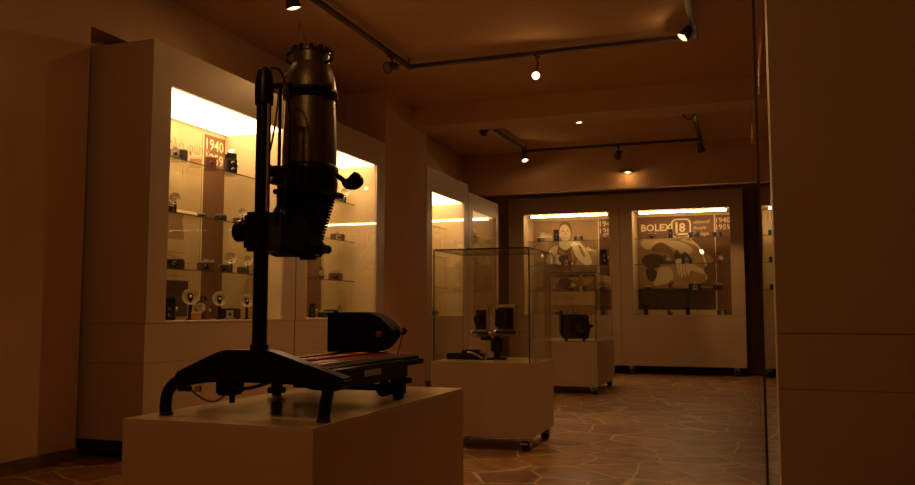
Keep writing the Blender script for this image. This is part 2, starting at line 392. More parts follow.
art(pf, 'hand_print', [[(.50, .55), (.58, .565), (.66, .56), (.71, .51), (.82, .47), (.90, .43), (.88, .40), (.76, .43), (.69, .44), (.665, .39), (.64, .43), (.62, .375), (.60, .42), (.575, .37), (.56, .42), (.535, .39), (.52, .45)]], M_SKIN)
art(pf, 'finger_lines', [[(.545, .50), (.55, .50), (.555, .42), (.548, .42)], [(.585, .51), (.59, .51), (.592, .42), (.586, .42)], [(.625, .51), (.63, .51), (.630, .43), (.624, .43)]], M_PBROWN, False)
art(pf, 'sleeve_print', [[(.86, .46), (1.0, .52), (1.0, .30), (.92, .28), (.80, .30), (.90, .36)]], M_PBROWN)
art(pf, 'lower_block', [[(0, .05), (1, .05), (1, .265), (0, .265)]], M_PDARK, False)
mb = MB(); d = -.0062 - .0004 * (LAY[0] + 1)
mb.text('BOLEX', .150, TX(.050, PH - .222, d), bold=.0045, spacing=1.02)
mb.build('lettering', M_INK, pf, smooth=False)
# rounded square badge with L8
def rrect(cx, cz, w, h, r, n=6):
    out = []
    for (sx, sz, a0) in ((1, 1, 0), (-1, 1, PI / 2), (-1, -1, PI), (1, -1, 3 * PI / 2)):
        for k in range(n + 1):
            a = a0 + PI / 2 * k / n; out.append((cx + sx * (w / 2 - r) + r * math.cos(a), cz + sz * (h / 2 - r) + r * math.sin(a)))
    return out
bx, bz = .665, PH - .195
MB().prism(rrect(bx, bz, .30, .31, .08), d - .0004, -.006).build('badge_ring', M_INK, pf, smooth=False)
MB().prism(rrect(bx, bz, .25, .26, .06), d - .0010, -.006).build('badge_field', M_PBROWN, pf, smooth=False)
MB().box(bx - .085, bx - .050, d - .0018, -.006, bz - .105, bz + .10).box(bx - .085, bx + .10, d - .0018, -.006, bz - .105, bz - .072).text('8', .19, TX(bx - .030, bz - .050, d - .0022), bold=.005).build('badge_lettering', M_INK, pf, smooth=False)
mb = MB()
for k, (s, w) in enumerate((('objectif', .30), ('focale', .26), ('réglage', .28))):
    mb.text(s, .080, TX(.845, PH - .125 - .092 * k, d) @ Matrix(((1, .25, 0, 0), (0, 1, 0, 0), (0, 0, 1, 0), (0, 0, 0, 1))))
mb.build('script_lettering', M_INK, pf, smooth=False)
# cabinet E: the woman with camera
PW, PH = 1.06, 1.525; LAY[0] = 0
pe = poster(cabE, .25, .25 + PW, OZ0 + .004, OZ0 + .004 + PH, M_TAN, 'portrait_poster', 'tan poster of a woman in a pale dress above a strip of small pictures')
art(pe, 'hair_print', [[(.40, .88), (.43, .96), (.50, .985), (.58, .95), (.605, .87), (.56, .84), (.44, .84)]], M_PBROWN)
art(pe, 'face_print', [[(.41, .87), (.44, .94), (.52, .95), (.58, .88), (.565, .81), (.51, .765), (.45, .79)]], M_SKIN)
art(pe, 'features_print', [[(.44, .885), (.455, .897), (.485, .885), (.465, .876)], [(.52, .885), (.535, .897), (.56, .885), (.54, .876)], [(.465, .825), (.50, .812), (.545, .825), (.50, .805)], [(.495, .87), (.507, .87), (.512, .845), (.490, .845)]], M_TAN)
art(pe, 'torso_print', [[(.34, .70), (.50, .76), (.66, .70), (.68, .60), (.64, .52), (.38, .52), (.32, .60)]], M_PBROWN)
art(pe, 'dress_print', [[(.44, .78), (.56, .78), (.60, .73), (.50, .68), (.40, .73)], [(.60, .74), (.70, .77), (.80, .70), (.88, .60), (.90, .53), (.80, .52), (.70, .58), (.64, .64)], [(.38, .73), (.28, .70), (.20, .60), (.22, .54), (.32, .55), (.36, .62)], [(.30, .60), (.36, .64), (.60, .55), (.56, .52), (.34, .54)]], M_INK)
art(pe, 'folds_print', [[(.70, .72), (.73, .73), (.80, .62), (.77, .61)], [(.40, .66), (.44, .68), (.56, .60), (.53, .58)], [(.27, .64), (.29, .66), (.33, .60), (.31, .58)], [(.58, .68), (.60, .69), (.63, .58), (.61, .57)]], M_TAN)
art(pe, 'held_camera_print', [[(.40, .61), (.52, .63), (.54, .57), (.42, .55)], [(.22, .54), (.26, .53), (.60, .50), (.58, .485), (.24, .51)]], M_PDARK)
art(pe, 'picture_strip', [[(.06, .50), (.97, .50), (.97, .24), (.06, .24)]], M_PBROWN, False)
art(pe, 'small_faces_print', [[(.30, .40), (.36, .44), (.42, .38), (.36, .32)], [(.48, .46), (.60, .44), (.70, .38), (.60, .34), (.54, .40)], [(.74, .40), (.86, .43), (.92, .36), (.80, .31)]], M_TAN)
art(pe, 'small_shapes_print', [[(.12, .40), (.20, .43), (.28, .34), (.20, .28), (.12, .31)], [(.40, .36), (.52, .38), (.66, .33), (.60, .27), (.44, .28)]], M_PDARK)
art(pe, 'text_field', [[(.06, .235), (.97, .235), (.97, .10), (.06, .10)]], M_POST, False)
MB().text('Foto Cine Optica', .085, TX(.12, .24, -.0062 - .0004 * (LAY[0] + 1))).build('lettering', M_TAN, pe, smooth=False)

# ------------------------------------------------------------------ small display cameras
def proto_parts(kind):
    """list of (part name, material, MB-builder, [children]) built around the base centre, front = -y"""
    P = []
    if kind == 'compact':
        P.append(('body', M_LEATHER, MB().box(-.065, .065, -.022, .022, 0, .070, bev=.008), []))
        P.append(('top_plate', M_STEEL, MB().box(-.064, .064, -.021, .021, .070, .082, bev=.004).box(-.02, .02, -.018, .018, .082, .096, bev=.004), []))
        P.append(('lens', M_BLACK, MB().cyl((0, -.020, .037), (0, -.055, .037), .026, .024), [('lens_glass', M_LENS, MB().sph((0, -.053, .037), .019, (1, .35, 1)))]))
        P.append(('shutter_knob', M_STEEL, MB().cyl((.045, 0, .082), (.045, 0, .090), .009).cyl((-.045, 0, .082), (-.045, 0, .090), .011), []))
    elif kind == 'folding':
        P.append(('body', M_LEATHER, MB().box(-.075, .075, -.016, .020, 0, .080, bev=.007), []))
        P.append(('lens_bed', M_STEEL, MB().box(-.035, .035, -.090, -.014, .004, .010), []))
        mb = MB()
        for k in range(6): mb.box(-.033 + .002 * k, .033 - .002 * k, -.026 - .009 * k, -.018 - .009 * k, .014 + .001 * k, .070 - .002 * k, bev=.002)
        P.append(('bellows', M_BLACKM, mb, []))
        P.append(('lens', M_STEEL, MB().box(-.025, .025, -.078, -.072, .010, .066).cyl((0, -.076, .038), (0, -.096, .038), .018), [('lens_glass', M_LENS, MB().sph((0, -.095, .038), .013, (1, .35, 1)))]))
        P.append(('viewfinder', M_STEEL, MB().box(-.014, .014, -.010, .012, .080, .098, bev=.003), []))
    elif kind == 'tlr':
        P.append(('body', M_LEATHER, MB().box(-.040, .040, -.038, .042, 0, .125, bev=.006), []))
        P.append(('front_plate', M_BLACK, MB().box(-.030, .030, -.046, -.038, .012, .115, bev=.003), []))
        P.append(('lens', M_BLACK, MB().cyl((0, -.044, .040), (0, -.066, .040), .021), [('lens_glass', M_LENS, MB().sph((0, -.065, .040), .015, (1, .35, 1)))]))
        P.append(('lens', M_BLACK, MB().cyl((0, -.044, .088), (0, -.062, .088), .020), [('lens_glass', M_LENS, MB().sph((0, -.061, .088), .015, (1, .35, 1)))]))
        P.append(('viewing_hood', M_BLACKM, MB().box(-.034, .034, -.032, -.029, .125, .165).box(-.034, -.031, -.032, .034, .125, .160).box(.031, .034, -.032, .034, .125, .160).box(-.034, .034, .031, .034, .125, .165), []))
        P.append(('winding_knob', M_STEEL, MB().cyl((.040, 0, .085), (.054, 0, .085), .015), []))
    elif kind == 'flash':
        P.append(('body', M_LEATHER, MB().box(-.055, .055, -.024, .024, 0, .080, bev=.007), []))
        P.append(('top_plate', M_STEEL, MB().box(-.054, .054, -.022, .022, .080, .092, bev=.004), []))
        P.append(('lens', M_BLACK, MB().cyl((-.01, -.022, .040), (-.01, -.052, .040), .024), [('lens_glass', M_LENS, MB().sph((-.01, -.050, .040), .017, (1, .35, 1)))]))
        P.append(('flash_handle', M_BLACK, MB().cyl((.072, 0, .0), (.072, 0, .130), .013).box(.03, .08, -.012, .012, .0, .006), []))
        M = Matrix.Translation((.060, -.014, .165)) @ Matrix.Rotation(PI / 2, 4, 'X')
        P.append(('flash_reflector', M_DISH, MB().lathe([(.012, -.028), (.030, -.022), (.050, -.008), (.062, .014), (.064, .014), (.052, -.012), (.032, -.026), (.014, -.034)][::-1] + [(.001, -.030)], M),
                  [('bulb', M_INK, MB().sph((.060, -.016, .165), .012, (1, 1.3, 1)))]))
    elif kind == 'bracket_flash':     # tall flash gun with a big dish, standing on its own
        P.append(('handle', M_BLACK, MB().cyl((0, 0, 0), (0, 0, .16), .016).cyl((0, 0, .0), (0, 0, .012), .034), []))
        M = Matrix.Translation((0, -.022, .205)) @ Matrix.Rotation(PI / 2, 4, 'X')
        P.append(('flash_reflector', M_DISH, MB().lathe([(.012, -.030), (.034, -.024), (.056, -.006), (.070, .018), (.072, .018), (.058, -.010), (.036, -.028), (.014, -.036)][::-1] + [(.001, -.032)], M),
                  [('bulb', M_INK, MB().sph((0, -.028, .205), .014, (1, 1.3, 1)))]))
        P.append(('head', M_BLACK, MB().box(-.022, .022, -.004, .034, .155, .235, bev=.006), []))
    elif kind == 'cine':
        P.append(('body', M_BROWN, MB().box(-.030, .030, -.060, .060, 0, .120, bev=.010), []))
        mb = MB().cyl((0, -.060, .075), (0, -.068, .075), .034)
        for a in (90, 210, 330): mb.cyl((.018 * math.cos(math.radians(a)), -.066, .075 + .018 * math.sin(math.radians(a))), (.018 * math.cos(math.radians(a)), -.098, .075 + .018 * math.sin(math.radians(a))), .012)
        P.append(('lens_turret', M_STEEL, mb, []))
        P.append(('handle', M_BLACK, MB().tube([(0, -.045, .115), (0, -.040, .145), (0, .030, .150), (0, .045, .115)], .006), []))
        P.append(('winding_key', M_STEEL, MB().cyl((.030, .01, .06), (.042, .01, .06), .012).box(.040, .045, -.018, .038, .054, .066), []))
    elif kind == 'box':
        P.append(('body', M_BURG, MB().box(-.042, .042, -.055, .055, 0, .105, bev=.005), []))
        P.append(('front_plate', M_BURG, MB().box(-.038, .038, -.058, -.055, .006, .099).cyl((0, -.056, .060), (0, -.064, .060), .018), []))
        P.append(('lens_glass', M_LENS, MB().sph((0, -.063, .060), .011, (1, .35, 1)), []))
        P.append(('carrying_strap', M_BROWN, MB().tube([(0, -.035, .104), (0, -.02, .120), (0, .02, .120), (0, .035, .104)], .004), []))
    elif kind == 'carton':
        P.append(('carton_body', M_WOOD, MB().box(-.042, .042, -.028, .028, 0, .068, bev=.002), []))
        P.append(('lid', M_PAPER, MB().box(-.044, .044, -.030, .030, .060, .078, bev=.002), []))
    elif kind == 'roll':
        P.append(('sheet', M_PAPER, MB().cyl((-.17, 0, .030), (.17, 0, .030), .030, seg=24), []))
        P.append(('band', M_PBROWN, MB().cyl((.08, 0, .030), (.11, 0, .030), .0305, seg=24), []))
    return P
PROTO = {}
NAMES = {'compact': 'compact_camera', 'folding': 'folding_camera', 'tlr': 'twin_lens_camera', 'flash': 'flash_camera', 'bracket_flash': 'flash_gun', 'cine': 'cine_camera', 'box': 'box_camera', 'carton': 'camera_carton', 'roll': 'paper_roll'}
CATS = {'bracket_flash': 'camera flash', 'carton': 'box', 'roll': 'paper roll'}
def item(kind, loc, rz, scale, label, group, leather=None):
    if kind not in PROTO:
        t = thing(NAMES[kind], label, CATS.get(kind, 'camera'), (0, 0, 0), 0, group)
        for nm, m, mb, ch in proto_parts(kind):
            p = mb.build(nm, m, t)
            for nm2, m2, mb2 in ch: mb2.build(nm2, m2, p)
        PROTO[kind] = t; c = t
    else:
        c = copy_tree(PROTO[kind])
    c.location = loc; c.rotation_euler = (0, 0, rz); c.scale = (scale * (1.0 if 'advertisement' in label or 'portrait' in label else (1.0 if 'flash' in kind else 1.15)),) * 3
    tag(c, label, CATS.get(kind, 'camera'), group)
    if leather:
        for ch in kids(c):
            if ch.name.split('.')[0] == 'body':
                ch.data = ch.data.copy(); ch.data.materials[0] = leather
    return c
L0, L1, L2, L3 = 2.0405, 1.6475, 1.2455, OZ0 + .0005
XA = -3.99
gA = 'old cameras in the first left cabinet'; f = 0.6
HC = ', first left cabinet'
for a in [
 ('folding', XA, 4.94, L0, .70, 1.05, 'dark folding camera at left end of the top shelf' + HC, None),
 ('carton', XA, 5.18, L0, .55, .85, 'light wooden box beside the dark red camera on the top shelf' + HC, None),
 ('box', XA, 5.36, L0, .8, .85, 'dark red camera under the date panel, top shelf' + HC, None),
 ('tlr', XA, 5.63, L0, .9, .98, 'twin lens camera standing tall at right of the top shelf' + HC, None),
 ('flash', -3.97, 4.86, L1, .75, .68, 'small flash camera at far left of the second shelf' + HC, None),
 ('compact', -3.95, 5.22, L1, .6, .42, 'tiny black camera in front of the paper roll, second shelf' + HC, None),
 ('compact', -3.95, 5.46, L1, .7, .62, 'small low camera at right end of the paper roll, second shelf' + HC, None),
 ('flash', -3.95, 5.68, L1, .75, .60, 'flash camera beside the enlarger knob, right of the second shelf' + HC, M_BROWN),
 ('compact', XA, 4.97, L2, .6, .95, 'black compact camera at far left of the third shelf' + HC, None),
 ('compact', XA, 5.34, L2, .6, .90, 'compact camera with pale front, mid third shelf' + HC, M_BROWN),
 ('flash', -3.93, 5.50, L2, .72, .72, 'flash camera with bright dish in the middle of the third shelf' + HC, None),
 ('compact', -4.02, 5.62, L2, .6, .66, 'small brown camera between two flash cameras on the third shelf' + HC, M_BROWN),
 ('flash', -3.95, 5.76, L2, .72, .68, 'flash camera beside the enlarger column on the third shelf' + HC, None),
 ('tlr', -4.0, 4.95, L3, .6, .84, 'dark twin lens camera at far left of the cabinet floor' + HC, None),
 ('bracket_flash', -3.98, 5.15, L3, .68, .86, 'largest round flash dish on a stem, left of the cabinet floor' + HC, None),
 ('carton', -3.87, 5.08, L3, .6, .70, 'cream carton below the largest flash dish on the cabinet floor' + HC, None),
 ('cine', -3.99, 5.32, L3, .35, 1.05, 'brown cine camera between two big flash dishes on the cabinet floor' + HC, None),
 ('bracket_flash', -3.95, 5.47, L3, .68, .80, 'second round flash dish, middle of the cabinet floor' + HC, None),
 ('folding', -3.97, 5.64, L3, .6, .95, 'folding camera on the cabinet floor left of the enlarger column' + HC, None),
 ('bracket_flash', -3.90, 5.77, L3, .68, .74, 'round flash dish partly behind the enlarger column on the cabinet floor' + HC, None)]:
    item(a[0], (a[1], a[2], a[3]), a[4], a[5], a[6], gA, a[7])
item('roll', (-4.06, 5.20, L1), RL + .0, .85, 'long pale paper roll lying on the second shelf' + HC, gA)
gB = 'old cameras in the second left cabinet'; HB = ', cabinet behind enlarger'
for a in [
 ('flash', -3.97, 7.50, L0, .6, .72, 'shiny flash camera on the top shelf under the enlarger lever' + HB, None),
 ('folding', -3.97, 7.45, L1, .6, .85, 'folding camera on the middle shelf' + HB, None),
 ('cine', -3.97, 7.12, L2, .6, .75, 'cine camera at left of the lowest glass shelf' + HB, None),
 ('compact', -3.97, 7.42, L2, .5, .95, 'compact camera at right of the lowest glass shelf' + HB, M_BROWN),
 ('tlr', -3.97, 6.96, L3, .5, .72, 'small twin lens camera on the cabinet floor, left of the black housing' + HB, None),
 ('compact', -3.95, 7.13, L3, .5, .65, 'tiny compact camera beside the twin lens one on the cabinet floor' + HB, None),
 ('folding', -3.97, 7.33, L3, .5, .85, 'folding camera on the cabinet floor above the black housing' + HB, None),
 ('cine', -3.97, 7.52, L3, .5, .72, 'cine camera at right end of the cabinet floor' + HB, None)]:
    item(a[0], (a[1], a[2], a[3]), a[4], a[5], a[6], gB, a[7])
gC = 'old cameras in the far left cabinets'
for a in [
 ('cine', -3.98, 10.0, L0, .5, .8, 'dark camera on the top shelf of the cabinet beyond the pier', None),
 ('compact', -3.98, 9.95, L2, .5, .85, 'compact camera on the lowest glass shelf beyond the pier', None),
 ('tlr', -3.98, 9.96, L3, .5, .75, 'dark upright camera on the cabinet floor beyond the pier', None),
 ('compact', -3.98, 10.2, L3, .5, .8, 'round-lensed brown camera on the cabinet floor beyond the pier', M_BROWN),
 ('folding', -3.98, 11.25, L0, .5, .9, 'camera on the top shelf of the farthest narrow left cabinet', None),
 ('compact', -3.98, 11.2, L1, .5, .9, 'camera on the middle shelf of the farthest narrow left cabinet', None),
 ('compact', -3.98, 11.15, L2, .5, .9, 'camera on the lowest glass shelf of the farthest narrow left cabinet', None)]:
    item(a[0], (a[1], a[2], a[3]), a[4], a[5], a[6], gC, a[7])
gE = 'old cameras in the cabinet with the poster of a woman'; YE = 12.85; HE = ', portrait poster cabinet'
for a in [
 ('compact', -3.17, L0, .1, .95, 'compact camera at left of the top shelf' + HE, None),
 ('tlr', -2.92, L0, .2, 1.15, 'twin lens camera beside the printed face on the top shelf' + HE, None),
 ('folding', -2.56, L0, .2, .95, 'folding camera right of the printed face on the top shelf' + HE, None),
 ('cine', -2.17, L0, .6, 1.0, 'cine camera below the date strip on the top shelf' + HE, None),
 ('cine', -2.96, L1, .3, .80, 'small cine camera at left of the second shelf' + HE, None),
 ('folding', -2.76, L1, .2, 1.1, 'folding camera over the printed dress on the second shelf' + HE, M_BROWN),
 ('tlr', -2.17, L1, .3, 1.5, 'tall dark camera at right end of the second shelf' + HE, None),
 ('cine', -2.97, L2, .4, .90, 'cine camera at left of the third shelf' + HE, None),
 ('flash', -2.70, L2, .3, .66, 'little flash camera in the middle of the third shelf' + HE, None),
 ('folding', -2.52, L2, .0, .95, 'folding camera right of centre on the third shelf' + HE, None),
 ('compact', -2.17, L2, .2, 1.0, 'compact camera at right end of the third shelf' + HE, None),
 ('compact', -3.15, L3, .1, .75, 'small camera at far left of the cabinet floor' + HE, M_BROWN),
 ('compact', -2.93, L3, .1, .75, 'small brown camera second from left on the cabinet floor' + HE, M_BROWN),
 ('tlr', -2.20, L3, .2, .85, 'dark camera with glinting lens at right of the cabinet floor' + HE, None)]:
    item(a[0], (a[1], YE, a[2]), a[3], a[4], a[5], gE, a[6])
gF = 'old cameras in the cabinet with the wide advertisement'; HF = ', wide advertisement cabinet'
for a in [
 ('compact', -1.42, L0, .1, 1.05, 'pale-framed compact camera under the first letters on the top shelf' + HF, M_BROWN),
 ('tlr', -1.14, L0, .1, .85, 'twin lens camera just left of the badge on the top shelf' + HF, None),
 ('folding', -.79, L0, .1, 1.05, 'low folding camera below the script lettering on the top shelf' + HF, None),
 ('folding', -.46, L0, .1, .95, 'folding camera at right end of the top shelf' + HF, None),
 ('cine', -1.22, L1, .5, .95, 'cine camera left of the printed hand on the second shelf' + HF, None),
 ('folding', -.91, L1, .1, 1.05, 'folding camera over the printed hand on the second shelf' + HF, None),
 ('cine', -.47, L1, .9, 1.0, 'cine camera at right end of the second shelf' + HF, None),
 ('compact', -1.49, L2, .1, .80, 'small camera at far left of the third shelf' + HF, None),
 ('cine', -1.14, L2, .7, .90, 'cine camera second from left on the third shelf' + HF, None),
 ('folding', -.80, L2, .1, 1.25, 'wide folding camera right of centre on the third shelf' + HF, None),
 ('compact', -.47, L2, .1, 1.15, 'compact camera at right end of the third shelf' + HF, None),
 ('tlr', -1.53, L3, .1, .85, 'twin lens camera at far left of the cabinet floor' + HF, None),
 ('cine', -1.17, L3, .5, .80, 'cine camera with glinting lens on the cabinet floor' + HF, None),
 ('tlr', -.91, L3, .1, .75, 'small twin lens camera in the middle of the cabinet floor' + HF, None),
 ('folding', -.42, L3, .1, .95, 'silver-topped folding camera at right of the cabinet floor' + HF, None)]:
    item(a[0], (a[1], YE, a[2]), a[3], a[4], a[5], gF, a[6])
gG = 'old cameras seen through the glass partition'
for z, nm in ((L0, 'top'), (L1, 'second'), (L2, 'third')):
    item('compact', (.33, 12.85, z), .1, 1.0, 'camera on the %s shelf behind the glass partition at right' % nm, gG)

# ------------------------------------------------------------------ pedestals
def pedestal(label, x0, x1, y0, y1, top=.59):
    t = thing('pedestal', label, 'pedestal', ((x0 + x1) / 2, (y0 + y1) / 2, 0), 0, 'low display pedestals on casters')
    w, d = (x1 - x0) / 2, (y1 - y0) / 2
    MB().box(-w, w, -d, d, .088, top - .006, bev=.0015).build('body', M_PED, t, smooth=False)
    MB().box(-w + .002, w - .002, -d + .002, d - .002, top - .006, top).build('top_panel', M_PTOP, t, smooth=False)
    for sx in (-1, 1):
        for sy in (-1, 1): caster(t, sx * (w - .055), sy * (d - .06), .088)
    return t
pedestal('largest beige pedestal in front, carrying the black enlarger', -1.985, -1.266, 2.235, 3.62)
pedestal('middle beige pedestal on casters under the first glass case', -2.140, -1.415, 5.425, 6.09)
pedestal('small rear beige pedestal on casters holding a black camera', -2.42, -1.655, 9.30, 10.5)
def showcase(label, x0, x1, y0, y1, z0, z1):
    t = thing('glass_case', label, 'display case', ((x0 + x1) / 2, (y0 + y1) / 2, z0), 0, 'frameless glass cases on pedestals')
    w, d, h = (x1 - x0) / 2, (y1 - y0) / 2, z1 - z0; g = .005; e = .0038
    for b in ((-w, w, -d, -d + g, 0, h), (-w, w, d - g, d, 0, h), (-w, -w + g, -d + g, d - g, 0, h), (w - g, w, -d + g, d - g, 0, h), (-w, w, -d, d, h, h + g)):
        MB().box(*b).build('glass_pane', M_GLASS, t, smooth=False)
    mb = MB()
    for sx in (-1, 1):
        for sy, k in ((-1, e), (1, .0015)): mb.box(sx * w - k, sx * w + k, sy * d - k, sy * d + k, 0, h)
        mb.box(sx * w - .0015, sx * w + .0015, -d, d, h - .0015, h + .006)
        k = e if sx < 0 else .0015
        mb.box(-w, w, sx * d - k, sx * d + k, h - k, h + .006)
    mb.build('edge_joint', M_EDGE, t, smooth=False)
    return t
showcase('clear glass case over the large-format view camera on the middle pedestal', -2.125, -1.428, 5.44, 6.07, .5905, 1.375)
showcase('clear glass case over the black camera on the rear pedestal', -2.40, -1.67, 9.32, 10.48, .5905, 1.375)

# large format view camera in the first case
def view_camera():
    t = thing('view_camera', 'metal monorail view camera with two square frames on a short column', 'camera', (-1.765, 5.78, .5905), math.radians(-30)); t.scale = (1.04, 1.04, 1.02)
    MB().box(-.012, .012, -.20, .16, .165, .185).box(-.02, .02, -.205, -.195, .16, .19).build('rail', M_WORN, t)
    MB().cyl((0, 0, .012), (0, 0, .165), .022).box(-.055, .055, -.05, .05, 0, .014, bev=.003).box(-.035, .035, -.03, .03, .055, .15, bev=.006).build('column', M_BLACK, t)
    def frame(y, w, z0, z1, b):
        b *= 1.35
        return MB().box(-w, w, y - .008, y + .008, z0, z0 + b).box(-w, w, y - .008, y + .008, z1 - b, z1).box(-w, -w + b, y - .008, y + .008, z0, z1).box(w - b, w, y - .008, y + .008, z0, z1)
    r = frame(.10, .094, .195, .392, .014).build('rear_frame', M_WORN, t)
    MB().box(-.076, .076, .098, .104, .214, .371).build('focusing_screen', M_BLACKM, r)
    q = frame(-.14, .070, .20, .370, .012).build('front_frame', M_WORN, t)
    MB().box(-.058, .058, -.143, -.137, .212, .358).cyl((0, -.14, .285), (0, -.185, .285), .035).build('lens_board', M_BLACK, q)
    mb = MB()
    for k in range(5): mb.box(-.070 + .003 * k, .070 - .003 * k, .082 - .011 * k, .090 - .011 * k, .218 + .003 * k, .367 - .003 * k, bev=.002)
    mb.build('bellows', M_BLACKM, t)
    MB().box(-.105, .105, .085, .115, .183, .200).box(-.085, .085, -.155, -.125, .183, .200).build('standard_base', M_BLACK, t)
    for x, y in ((-.112, .10), (.112, .10), (-.092, -.14), (.092, -.14)):
        MB().cyl((x - .008, y, .192), (x + .008, y, .192), .013).build('knob', M_STEEL, t)
    MB().cyl((-.030, -.10, .155), (.030, -.10, .155), .018).box(-.03, .03, -.13, -.07, .140, .165, bev=.004).build('rail_clamp', M_BLACK, t)
view_camera()
# flat dark leather wallet lying left
t = thing('plate_holder', 'flat black plate holder lying on the middle pedestal left of the view camera', 'plate holder', (-1.985, 5.74, .5905), math.radians(6)); t.scale = (1, 1, 1.75)
MB().box(-.14, .14, -.055, .055, 0, .026, bev=.006).build('case', M_BLACK, t)
MB().box(-.03, .10, -.045, .045, .026, .040, bev=.004).build('slide', M_LEATHER, t)
MB().box(.02, .09, -.03, -.01, .040, .044).build('metal_catch', M_STEEL, t)
MB().tube([(.02, -.048, .03), (.06, -.065, .028), (.12, -.062, .012), (.135, -.058, .008)], .004).build('cable_release', M_STEEL, t)

# black camera on the rear pedestal
t = thing('field_camera', 'bulky black camera with round lens on the rear pedestal', 'camera', (-1.96, 9.62, .5905), math.radians(18)); t.scale = (1.12, 1.12, 1.14)
MB().box(-.15, .13, -.07, .10, .02, .27, bev=.014).build('body', M_LEATHER, t)
MB().box(-.165, -.145, -.09, .11, .06, .31, bev=.006).build('side_plate', M_BLACK, t)
l = MB().cyl((.03, -.07, .135), (.03, -.13, .135), .105, seg=28).cyl((.03, -.13, .135), (.03, -.165, .135), .072, .066, seg=28).build('lens_barrel', M_BLACK, t)
MB().sph((.03, -.160, .135), .052, (1, .35, 1)).build('lens_glass', M_LENS, l)
MB().box(-.07, .03, -.03, .05, .27, .300, bev=.008).cyl((-.045, 0, .30), (-.045, 0, .325), .018).cyl((.005, 0, .30), (.005, 0, .32), .014).build('viewfinder', M_STEEL, t)
MB().cyl((.13, 0, .15), (.165, 0, .15), .016).sph((.165, 0, .15), .018).build('focus_knob', M_BLACK, t)
for x in (-.10, .08): MB().cyl((x, .0, 0), (x, 0, .022), .018).build('foot', M_RUBBER, t)

# ------------------------------------------------------------------ the photographic enlarger
EO = Vector((-1.60, 2.80, .5905))
E = thing('photographic_enlarger', 'tall black photographic enlarger with grey churn-shaped lamp housing on front pedestal', 'enlarger', EO)
def EM(): return MB(EO)
# cast front bridge with legs
br = [(-1.895, .700), (-1.890, .734), (-1.86, .748), (-1.72, .808), (-1.69, .815), (-1.53, .817), (-1.50, .810), (-1.26, .738), (-1.235, .728), (-1.235, .708), (-1.27, .692), (-1.345, .690), (-1.42, .706), (-1.70, .708), (-1.79, .700), (-1.85, .688)]
b = EM().prism(br, 2.37, 2.44, bev=.006).build('base_casting', M_BLACK, E)
for x, z in ((-1.70, .800), (-1.54, .803), (-1.41, .760)): EM().cyl((x, 2.375, z), (x, 2.362, z), .008).build('bolt', M_BLACK, b)
f1 = EM().tube([(-1.84, 2.40, .712), (-1.885, 2.385, .705), (-1.912, 2.37, .672), (-1.915, 2.36, .625), (-1.908, 2.355, .598)], .020, seg=14).build('leg', M_BLACK, E)
EM().cyl((-1.908, 2.355, .5905), (-1.908, 2.355, .602), .022).build('rubber_foot', M_RUBBER, f1)
f2 = EM().tube([(-1.30, 2.40, .712), (-1.300, 2.385, .68), (-1.303, 2.375, .64), (-1.305, 2.37, .598)], .020, seg=14).build('leg', M_BLACK, E)
EM().cyl((-1.305, 2.37, .5905), (-1.305, 2.37, .602), .023).build('rubber_foot', M_RUBBER, f2)
f3 = EM().box(-1.925, -1.885, 3.03, 3.07, .60, .72, bev=.006).box(-1.935, -1.875, 3.02, 3.08, .60, .625, bev=.004).build('leg', M_BLACK, E)
EM().cyl((-1.905, 3.05, .5905), (-1.905, 3.05, .602), .020).build('rubber_foot', M_RUBBER, f3)
f4 = EM().box(-1.395, -1.345, 3.08, 3.14, .60, .70, bev=.008).build('leg', M_BLACK, E)
EM().cyl((-1.37, 3.11, .5905), (-1.37, 3.11, .602), .022).build('rubber_foot', M_RUBBER, f4)
# side rails, board
EM().box(-1.925, -1.875, 2.48, 3.20, .690, .735, bev=.006).build('side_rail', M_BLACK, E)
EM().box(-1.385, -1.335, 2.48, 3.13, .675, .745, bev=.006).build('side_rail', M_BLACK, E)
EM().box(-1.875, -1.375, 2.49, 3.40, .715, .738, bev=.003).build('baseboard', M_BLACK, E)
EM().box(-1.84, -1.33, 3.07, 3.10, .622, .648, bev=.004).build('crossbar', M_BLACK, E)
EM().cyl((-1.415, 3.055, .630), (-1.415, 3.10, .630), .030, seg=10).build('adjusting_knob', M_BLACKM, E)
EM().cyl((-1.337, 3.10, .665), (-1.310, 3.10, .665), .012).build('adjusting_knob', M_BLACK, E)
EM().box(-1.86, -1.39, 2.50, 3.38, .738, .750, bev=.002).build('platform', M_BLACK, E)
r = EM().box(-1.61, -1.53, 2.52, 3.36, .750, .768, bev=.002).build('red_rail', M_RED, E)
EM().box(-1.51, -1.445, 2.52, 3.36, .750, .764, bev=.002).build('red_rail', M_RED, E)
EM().box(-1.74, -1.70, 2.52, 3.36, .750, .764, bev=.002).build('red_rail', M_RED, E)
EM().box(-1.435, -1.420, 2.52, 3.36, .750, .762).build('trim_strip', M_STEEL, E)
for y, l in ((2.66, .05), (2.78, .04), (2.90, .10), (3.10, .05)): EM().box(-1.56, -1.532, y, y + l, .768, .772).build('scale_plate', M_INK, r)
EM().box(-1.334, -1.331, 2.72, 2.86, .708, .730).build('maker_plate', M_STEEL, E)
